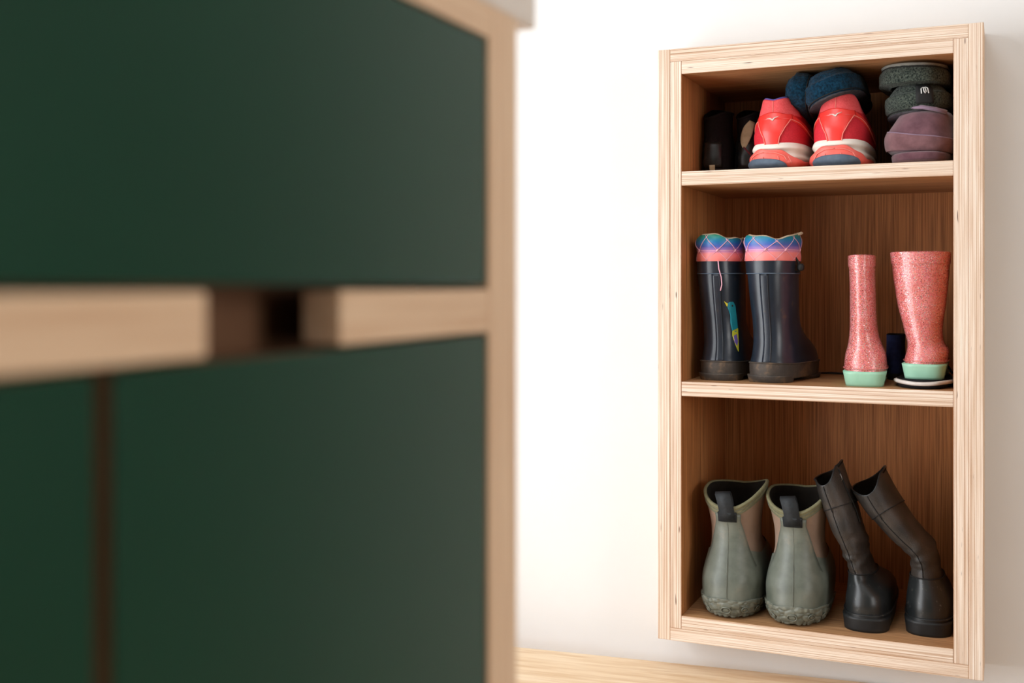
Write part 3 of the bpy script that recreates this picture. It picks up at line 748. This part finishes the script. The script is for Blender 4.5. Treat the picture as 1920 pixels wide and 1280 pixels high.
# ------------------------------------------------------------------ red running shoes, top compartment
def runner(label, loc, rot, mirror, seed):
    t = thing('running_shoe', label, 'shoe', loc, rot, 'red running shoes')
    mx = -1 if mirror else 1
    L = Loft([
        (.034, .014, .262, .0395, 0, 2.3, .26), (.046, .011, .266, .0420, 0, 2.3, .26), (.058, .010, .262, .0425, 0, 2.3, .27), (.070, .012, .245, .0402, 0, 2.25, .3), (.083, .016, .205, .0366, 0, 2.2, .36),
        (.096, .020, .160, .0322, 0, 2.25, .42), (.108, .022, .140, .0282, 0, 2.3, .45), (.122, .024, .132, .0240, 0, 2.4, .45)])
    def rim(a):
        q = abs(a)
        h = .1145+.0030*math.cos((q-R(48))*2.6) if q < R(80) else .1150
        if q >= R(62): h = .0800+(h-.0800)*max(0, (1+math.cos(min(PI, (q-R(62))/R(50)*PI)))/2)
        if q > R(110): h += .012*(q-R(110))/R(70)
        return h
    V, F = skin(L, .034, rim, 34, 72); up = obj('upper', V, F, MT['redmesh'], t)
    V, F = cup(L, rim, .006, .045, 6, 64); obj('collar_lining', V, F, MT['purple'], t)
    V, F = tube([L.pt(rim(-PI+2*PI*i/72), -PI+2*PI*i/72, -.0024) for i in range(72)], .0026, 8, True); obj('collar_edge', V, F, MT['purple'], t)
    # padded coral collar panel
    V, F = patch(L, .088, lambda u: rim(R(-78+156*u))-.001, R(-78), R(78), .0013, 20, 10); co = obj('heel_collar', V, F, MT['coral'], t)
    V, F = tube(on(L, [(0, .0885), (0, rim(0)-.002)], .0015, 8), .0006, 5); obj('seam', V, F, MT['piping'], co)
    # glossy heel overlay: a broad yoke with a narrow stem down to the midsole and two arms
    V, F = patch(L, .038, .082, lambda v: -R(11+30*max(0, (v-.1)/.9)**1.5), lambda v: R(11+30*max(0, (v-.1)/.9)**1.5), .0022, 10, 18)
    hc = obj('heel_overlay', V, F, MT['gloss_coral'], t)
    V, F = patch(L, lambda u: .0800, lambda u: .0905+.0016*math.cos((u-.5)*8), R(-46), R(46), .0024, 18, 6); obj('overlay_yoke', V, F, MT['gloss_coral'], hc)
    for sgn in (-1, 1):
        V, F = patch(L, lambda u: .0790-.034*u**1.5, lambda u: .0895-.030*u**1.3, (lambda v: sgn*R(40)), (lambda v: sgn*R(112)), .0020, 14, 5); obj('overlay_arm', V, F, MT['gloss_coral'], hc)
        V, F = tube(on(L, [(sgn*R(11.5), .040), (sgn*R(14.5), .052), (sgn*R(25), .066), (sgn*R(40), .0805), (sgn*R(62), .0755), (sgn*R(84), .064), (sgn*R(104), .049)], .0023, 5), .0008, 6); obj('piping', V, F, MT['piping'], hc)
    # the running-bird mark printed on the yoke
    k = 1.0
    mk = [(-13, .0768), (-3, .0766), (1, .0745), (5, .0772), (16, .0792), (6, .0758), (2, .0715), (-2, .0735), (-5, .0752)]
    obj('logo_mark', *poly_on(L, [(R(a*.85), z+.0055) for a, z in mk], .0034), MT['silver'], hc, smooth=False)
    # midsole in two rolls
    LM = Loft([(.010, .012, .262, .0380, 0, 2.4, .26), (.020, .006, .268, .0445, 0, 2.4, .26), (.0275, .0120, .266, .0408, 0, 2.4, .26), (.034, .0065, .266, .0438, 0, 2.4, .26), (.040, .010, .264, .0428, 0, 2.4, .26), (.0445, .014, .262, .0400, 0, 2.4, .26)])
    arch = lambda a: .0025*math.cos(a) if abs(a) < PI/2 else 0
    V, F = skin(LM, .010, lambda a: .0420+arch(a), 24, 64, cap0=True, cap1=True); obj('midsole', V, F, MT['midsole'], t)
    # coral wave plate round the heel
    LP = Loft([(.003, .009, .20, .0400, 0, 2.5, .3), (.010, .002, .21, .0455, 0, 2.5, .3), (.018, .0035, .21, .0455, 0, 2.5, .3), (.034, .0045, .21, .0440, 0, 2.5, .3)])
    wc = R(-8) if not mirror else R(2)
    wav = lambda u: .0125+.0185*max(0, math.cos((R(-118+236*u)-wc)*1.35 if abs(R(-118+236*u)-wc) < R(66) else PI/2))**1.15+.0025*math.sin(u*19)**2
    V, F = patch(LP, .0035, wav, R(-118), R(118), .0012, 60, 10); wp = obj('wave_plate', V, F, MT['plate'], t)
    for q in (-1, 1):
        V, F = tube(on(LP, [(wc+q*R(36), .0125), (wc+q*R(30), .0200), (wc+q*R(14), .0255), (wc, .0268)], .0022, 5), .0009, 6); obj('plate_ridge', V, F, MT['piping'], wp)
    for a in (-40, -12, 14, 38):
        V, F = tube(on(LP, [(R(a*mx), .009), (R(a*.8*mx), .019)], .002, 4), .0009, 5); obj('plate_rib', V, F, MT['piping'], wp)
    # rubber pads: bevelled heel strike pad and forefoot
    LO = Loft([(.0, .020, .25, .034, 0, 2.4, .26), (.004, .010, .256, .0415, 0, 2.4, .26), (.0105, .0035, .258, .0445, 0, 2.4, .26)])
    V, F = skin(LO, .0, .006, 4, 60, cap0=True, cap1=True); os_ = obj('outsole', V, F, MT['outsole'], t)
    c = -20 if not mirror else 4
    V, F = patch(LP, .0018, lambda u: .0040+.0125*math.sin(PI*u)**.6, R(c-52), R(c+52), .0030, 30, 8, None, .003); obj('heel_pad', V, F, MT['outsole'], os_)
    return t
runner('red running shoe with clean white midsole, nearest the dark shoes on the top shelf', (-.3430, 1.812, ZT), (0, 0, R(-5)), False, 1.0)
runner('red running shoe with mud-specked white midsole, next to the mauve slippers', (-.2435, 1.806, ZT+.0005), (R(-1.2), 0, R(-3)), True, 2.0)

# ------------------------------------------------------------------ felt slippers
def slipper(name, label, loc, rot, group, felt, sole, tagged=False, length=.235, w=.043, h=.058):
    t = thing(name, label, 'slipper', loc, rot, group); t.rotation_mode = 'YXZ'
    l = length
    L = Loft([(.004, .006, l-.006, w*.90, 0, 2.3, .3), (.014, .001, l-.001, w*1.0, 0, 2.3, .3), (.030, .001, l-.004, w*1.0, 0, 2.3, .3), (h*.72, .006, l*.80, w*.92, 0, 2.3, .35), (h*.9, .012, l*.60, w*.80, 0, 2.3, .45), (h, .018, l*.52, w*.70, 0, 2.3, .5)],
             lambda z, a: .0012*noise.noise(Vector((a*3, z*70, l*10)))+.0009*noise.noise(Vector((a*11, z*240, l*10))))
    V, F = skin(L, .004, h, 34, 90); obj('felt_upper', V, F, felt, t)
    V, F = cup(L, h, .004, h*.6, 5, 56); obj('lining', V, F, felt, t)
    V, F = tube([L.pt(h, -PI+2*PI*i/56, -.002) for i in range(56)], .0028, 8, True); obj('collar', V, F, felt, t)
    V, F = skin(L, .0, .0065, 3, 56, off=-.0025, cap0=True); so = obj('sole', V, F, sole, t)
    V, F = tube([L.pt(.0062, -PI+2*PI*i/56, .0004) for i in range(56)], .0010, 5, True); obj('sole_seam', V, F, MT['seam'], so)
    if tagged:
        V, F = patch(L, .012, h-.003, R(2), R(29), .0018, 6, 8); tg = obj('side_tag', V, F, MT['tagblack'], t)
        a0, z0, s = R(15), .031, .0040
        def q(x, y): return L.pt(z0+y*s, a0+x*s*.72/.050, .0032)
        pts = [(-1.6, -1), (-1.6, .2), (-1.2, .85), (-.6, 1.05), (.1, .8), (.45, .2), (.45, -.5), (.0, -1), (-.45, -.5), (-.45, .2), (-.1, .8), (.6, 1.05), (1.2, .85), (1.6, .2), (1.6, -1)]
        obj('tag_mark', *tube([q(*p) for p in pts], .00085, 6), MT['tagwhite'], tg)
    return t
slipper('felt_slipper', 'teal felt slipper with dark sole tilted on top of the red running shoes', (-.2500, 1.811, .2945), (R(-1), R(-18), R(-4)), 'teal felt slippers', MT['teal'], MT['feltsole'], w=.0465, h=.046)
slipper('felt_slipper', 'teal felt slipper half hidden behind the tilted teal slipper', (-.2820, 1.830, .3185), (R(-10), R(-80), R(0)), 'teal felt slippers', MT['teal'], MT['feltsole'], w=.0335, h=.041)
slipper('felt_slipper', 'mottled grey felt slipper with a black side tag, right way up under its pair', (-.1240, 1.8260, .2655), (R(-1), R(-3), R(-2)), 'grey felt slippers', MT['greyfelt'], MT['feltsole'], True, w=.0505, h=.046)
slipper('felt_slipper', 'mottled grey felt slipper lying upside down with its sole up, topmost of the stack', (-.1290, 1.822, .3420), (R(1), R(180+2), R(-1)), 'grey felt slippers', MT['greyfelt'], MT['felttrim'], False, w=.0535, h=.032)

# ------------------------------------------------------------------ mauve suede slippers
mv = thing('suede_slipper', 'mauve suede slipper with piped band and lilac tab, lying on its pair', 'slipper', (-.1225, 1.808, ZT+.0165), (0, R(4), R(-3)), 'mauve suede slippers')
L = Loft([(.0, .012, .235, .0440, 0, 2.4, .3), (.006, .003, .24, .0520, 0, 2.4, .3), (.022, .0, .24, .0535, 0, 2.4, .28), (.034, .003, .22, .0500, .001, 2.3, .3), (.050, .010, .18, .0440, .003, 2.3, .35), (.062, .018, .14, .0380, .006, 2.3, .4), (.067, .028, .12, .0330, .008, 2.3, .45)],
         lambda z, a: .0012*noise.noise(Vector((a*1.6, z*50, 3.3))))
V, F = skin(L, .0, .067, 26, 64, cap0=True); obj('upper', V, F, MT['mauve'], mv)
V, F = cup(L, .067, .004, .03, 4, 64); obj('lining', V, F, MT['lilac'], mv)
V, F = skin(L, .004, lambda a: .0250+.010*math.sin(-a*.7)*(1 if a < 0 else .35), 7, 64, off=.0018); bd = obj('band', V, F, MT['mauveband'], mv)
V, F = tube([L.pt(.0250+.010*math.sin(-a*.7)*(1 if a < 0 else .35), a, .0016) for a in [R(-150+300*i/60) for i in range(61)]], .0009, 6); obj('piping', V, F, MT['lilac'], bd)
V, F = patch(L, .0655, .0735, R(-62), R(66), .002, 16, 4); V = [v+Vector((0, .002, .0)) for v in V]
obj('folded_tab', *ribbon([(-.020, .030, .0690), (-.010, .023, .0705), (.004, .019, .0700), (.022, .021, .0675), (.038, .030, .0640)], (0, .6, .8), .006, .0032), MT['lilac'], mv)
mv2 = thing('suede_slipper', 'mauve suede slipper squashed flat on the shelf under its pair', 'slipper', (-.1190, 1.803, ZT), (0, 0, R(-2)), 'mauve suede slippers')
L = Loft([(.0, .010, .235, .0380, 0, 2.4, .3), (.005, .002, .24, .0430, 0, 2.4, .3), (.014, .0, .24, .0445, 0, 2.4, .3), (.0165, .004, .236, .042, 0, 2.4, .3)])
V, F = skin(L, .003, .0165, 8, 60, cap1=True); obj('upper', V, F, MT['mauve'], mv2)
V, F = skin(L, .0, .0045, 3, 60, off=.0008, cap0=True); obj('sole', V, F, MT['mauveband'], mv2)

# ------------------------------------------------------------------ dark shoes at the back left of the top shelf
def dark_shoe(label, loc, rot, patchy):
    t = thing('suede_shoe', label, 'shoe', loc, rot, 'dark shoes at the back')
    L = Loft([(.0, .010, .150, .0215, 0, 2.3, .3), (.010, .002, .158, .0250, 0, 2.3, .3), (.030, .0, .155, .0255, 0, 2.3, .3), (.055, .004, .125, .0240, 0, 2.3, .36), (.078, .010, .10, .0215, 0, 2.3, .45), (.100, .009, .092, .0220, 0, 2.3, .5), (.124, .005, .094, .0240, 0, 2.3, .5)],
             lambda z, a: .0012*noise.noise(Vector((a*2, z*60, loc[0]*50))))
    rim = lambda a: .114-.010*math.cos(a)+.004*math.sin(2*a)
    V, F = skin(L, .012, rim, 26, 48); obj('upper', V, F, MT['blackknit'], t)
    V, F = cup(L, rim, .004, .05, 4, 48); obj('lining', V, F, MT['darklining'], t)
    V, F = tube([L.pt(rim(-PI+2*PI*i/48), -PI+2*PI*i/48, -.001) for i in range(48)], .0024, 8, True); obj('collar', V, F, MT['blackknit'], t)
    V, F = skin(L, .0, .014, 4, 48, off=.001, cap0=True); obj('sole', V, F, MT['blacksole'], t)
    V, F = patch(L, .016, .060, R(-34), R(34), .0014, 10, 8); obj('heel_counter', V, F, MT['leather_foot'], t)
    if patchy:
        V, F = patch(L, lambda u: .050+.0*u, lambda u: .098-.004*u, lambda v: R(-8-20*math.sin(v*2.4)+34*v*v), lambda v: R(2+12*math.sin(v*3)+30*v*v), .0020, 8, 14); obj('cream_panel', V, F, MT['cream'], t)
        V, F = tube(on(L, [(R(-4), .051), (R(8), .042), (R(28), .032), (R(60), .026)], .001, 6), .0015, 6); obj('red_trim', V, F, MT['darkred'], t)
    else:
        V, F = patch(L, .002, .020, R(-8), R(8), .0015, 5, 6); obj('heel_tab', V, F, MT['cream'], t)
    return t
dark_shoe('black shoe with a cream side panel in shadow behind the red running shoes', (-.4075, 1.930, ZT), (0, 0, 0), True)
dark_shoe('black shoe with a small cream heel tab in the back left corner', (-.4590, 1.905, ZT), (0, 0, 0), False)
